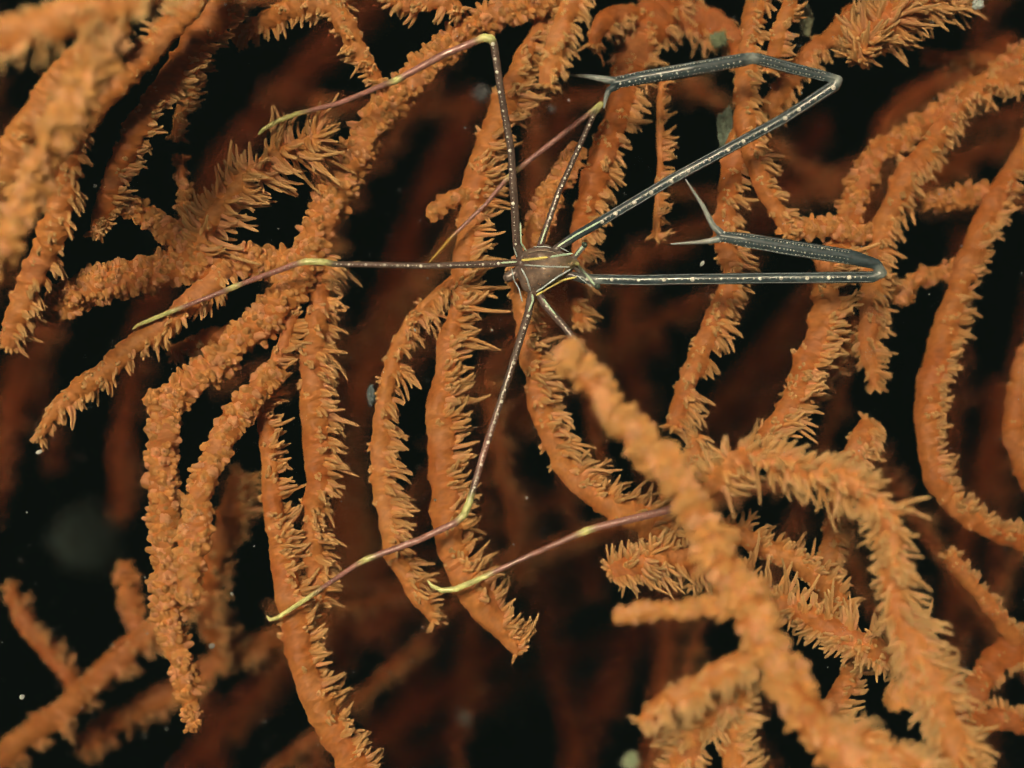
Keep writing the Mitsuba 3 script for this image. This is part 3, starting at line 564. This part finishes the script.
beads(f'{crab}__spots', row_of(C['leg_a'], 1, 4, -1.2, 1.75, .6, 4.6, 1, every=4))
beads(f'{crab}__spots_001', row_of(C['leg_b'], 1, 3, -.2, 1.55, .6, 4.2, 3, every=4) + row_of(C['leg_b'], 6, 10, .2, .6, .5, 4.5, 4, (.5, .45, .4)))
beads(f'{crab}__spots_002', row_of(C['leg_c'], 1, 5, -.8, 1.75, .7, 4.4, 5, every=3) + row_of(C['leg_c'], 8, 13, .6, .6, .5, 4.5, 6, (.5, .42, .4)))
beads(f'{crab}__spots_003', row_of(C['leg_d'], 1, 3, -.8, 1.65, .65, 4.6, 7, every=3) + row_of(C['leg_d'], 8, 14, .8, .6, .5, 4.5, 8, (.5, .42, .4)))
beads(f'{crab}__spots_004', row_of(C['leg_e'], 1, 4, .3, 1.4, .7, 4.2, 9, every=3) + row_of(C['leg_e'], 6, 10, -.6, .6, .5, 4.5, 10, (.5, .42, .4)))
beads(f'{crab}__spots_005', row_of(C['claw_arm_a'], 2, 5, .8, 2.05, .75, 5.4, 11, every=4) + row_of(C['claw_arm_a'], 7, 9, -2.4, .7, .6, 3.6, 12) + row_of(C['claw_arm_a'], 7, 9, 2.4, .6, .5, 3.6, 13)
      + row_of(C['claw_arm_a'], 11, 14, 5, .7, .6, 3.3, 14) + row_of(C['claw_arm_a'], 11, 14, -1.5, 1.0, .6, 5.5, 15) + row_of(C['claw_arm_a'], 11, 14, -5.2, .6, .5, 4, 16))
beads(f'{crab}__spots_006', row_of(C['claw_arm_b'], 1, 5, .2, 2.05, .75, 5.2, 17, every=5) + row_of(C['claw_arm_b'], 8, 11, 4.6, .75, .65, 3.0, 18) + row_of(C['claw_arm_b'], 8, 11, -2.2, .75, .6, 3.6, 19) + row_of(C['claw_arm_b'], 8, 11, -6, .6, .5, 4.2, 20))
gq = np.random.default_rng(8); speck = []
while len(speck) < 70:
    x, y = gq.uniform(523, 572), gq.uniform(249, 293)
    if y < 297 - .62 * (x - 530) and y > 249 + .12 * abs(x - 545): speck.append((x, y, gq.uniform(.3, .6), np.array((.50, .26, .12)) * gq.uniform(.5, 1.3)))
beads(f'{crab}__speckles', speck)
YEL, CYA, AQU = (.88, .82, .28), (.50, .62, .66), (.58, .80, .66)
marks = [([(521, 260.5), (535, 259), (548, 257.2)], 1.1, YEL), ([(550, 257), (562, 255), (573, 253.5)], 1.0, AQU), ([(524, 265), (545, 266.5), (570, 267)], .7, CYA), ([(571, 269), (556, 278), (544, 287), (536, 292)], .75, CYA),
         ([(577, 277), (563, 280), (550, 287), (536, 295.5)], .95, YEL), ([(521, 268), (527, 279), (530.5, 291)], .75, CYA), ([(511.5, 268), (514, 280), (519, 289), (522.5, 302)], .6, CYA), ([(513.6, 247), (517, 257)], .65, CYA),
         ([(520.4, 222), (521, 243), (526.5, 251)], .75, AQU), ([(540.5, 244), (547, 226)], .8, AQU), ([(557.5, 246.5), (575, 235.5), (600, 221.5)], .85, AQU), ([(560, 247.5), (569, 252)], .6, CYA), ([(532, 294), (533, 300), (528.5, 312)], .9, AQU),
         ([(542.5, 298), (550, 308), (556, 315)], .85, AQU), ([(500, 263), (517, 261.8)], .9, AQU), ([(533, 247), (545, 246.5), (551, 248)], .5, CYA), ([(528, 253), (540, 250), (553, 252), (562, 256)], .45, (.3, .26, .22)), ([(575, 256), (583, 246)], .9, AQU), ([(578, 265), (584, 272), (595, 285)], 1.0, AQU),
         ([(576, 275), (584, 281), (592, 287)], .5, CYA)]
for ch_, i0, i1, o in (('claw_arm_a', 2, 5, 4.0), ('claw_arm_a', 2, 5, -4.2), ('claw_arm_a', 7, 9, -4.6), ('claw_arm_a', 7, 9, 4.6), ('claw_arm_a', 11, 14, 6), ('claw_arm_b', 1, 5, 4.4), ('claw_arm_b', 1, 5, -4.4), ('claw_arm_b', 8, 10, -6.6), ('claw_arm_b', 8, 10, 6.4)):
    marks.append((edge(C[ch_], i0, i1, o), .35, (.20, .26, .29)))
for k, (ln, r, c) in enumerate(marks): ridge(f'{crab}__stripe' + (f'_{k:03d}' if k else ''), ln, r * 1.25, c)
for k, (x, y, d, r) in enumerate([(584.6, 244.6, -1.4, 2.9), (597.4, 286.4, -1.9, 3.0)]):
    s_ = trimesh.creation.icosphere(subdivisions=2, radius=r * PXM); v = s_.vertices + at(x, y, d)
    add(f'{crab}__eye' + (f'_{k:03d}' if k else ''), v, s_.faces, 'crab_shell', np.tile((.05, .075, .06), (len(v), 1)))

# ------------------------------------------------------------------ small pale growths on the coral and the drifting specks in the water
def growth(label, x, y, d, r, c, group=None, squash=(1, 1)):
    key = numbered('encrusting_growth')
    s_ = trimesh.creation.icosphere(subdivisions=4); v = s_.vertices
    v = v * (0.7 + 0.9 * (meshkit.fbm(v * 2.2 + x, 3, 7)[:, None] - .3)) * [squash[0], .8, squash[1]]
    col = np.array(c) * (0.6 + 0.8 * meshkit.noise(v * 5 + x, 3)[:, None])
    add(key, v * r * PXM * (DIST + d * MM) / DIST + at(x, y, d), s_.faces, 'growth_skin', col)
    labels[key] = {'label': label, 'category': 'growth'}
growth('pale green lump of growth at the top edge left of the upright branch', 719, 40, 22, 9, (.20, .28, .18))
growth('pale green streak of growth at the top edge right of the upright branch', 806, 20, 22, 11, (.30, .38, .27), squash=(.6, 1.6))
growth('grey green growth beside the upright branch above the upper claw arm', 726, 130, 16, 14, (.16, .22, .18), squash=(.7, 1.8))
growth('small grey green growth behind the upper claw arm near its knee', 780, 106, 22, 9, (.22, .28, .24))
growth('small pale blue speck of growth at the top right corner', 978, 4, 10, 6, (.5, .65, .68))
growth('bluish grey growth left of the hanging coral fork', 371, 395, 16, 6, (.14, .20, .23), squash=(.7, 1.8))
growth('blurred bluish growth behind the uppermost crab leg', 481, 94, 60, 9, (.16, .2, .23))
growth('blurred pale green growth near the bottom edge', 631, 762, 60, 10, (.5, .72, .5))
growth('blurred grey growth below the lowest crab leg', 465, 718, 80, 8, (.2, .2, .18))
growth('large faint teal growth in the dark gap at the lower left', 88, 540, 240, 38, (.12, .28, .30))
def snow():
    g = np.random.default_rng(21); V, F, Cc = [], [], []
    spots = [(39, 452, -2, 3.2), (702, 264, 2, 3.4), (212, 646, 10, 4), (232, 594, 5, 2), (22, 697, 0, 3), (330, 600, 10, 3), (435, 500, 4, 1.6), (415, 330, 3, 1.6), (492, 330, 4, 1.4), (465, 128, 0, 1.8), (552, 109, 40, 6), (527, 498, 10, 2.2)]
    for k in range(560):
        d = g.choice([g.uniform(-60, 10), g.uniform(0, 45), g.uniform(20, 120)])
        spots.append((g.uniform(-30, 1054), g.uniform(-30, 800), d, g.choice([.55, .7, .9, 1.3], p=[.45, .3, .18, .07]) * (1 if d > -20 else .6)))
    for x, y, d, r in spots:
        rot = trimesh.transformations.random_rotation_matrix(g.random(3))[:3, :3]
        v = (ICO.vertices * g.uniform(.6, 1.1, 3) * g.uniform(.8, 1.2, (42, 1))) @ rot
        V.append(v * r * PXM + at(x, y, d)); F.append(ICO.faces + 42 * len(F)); Cc.append(np.tile(np.array((.62, .74, .78)) * g.uniform(.5, 1.1), (42, 1)))
    add('marine_snow', np.vstack(V), np.vstack(F), 'snow_skin', np.vstack(Cc))
    labels['marine_snow'] = {'kind': 'stuff', 'label': 'pale specks drifting in the dark water', 'category': 'specks'}
snow()
print('triangles', tri_count)
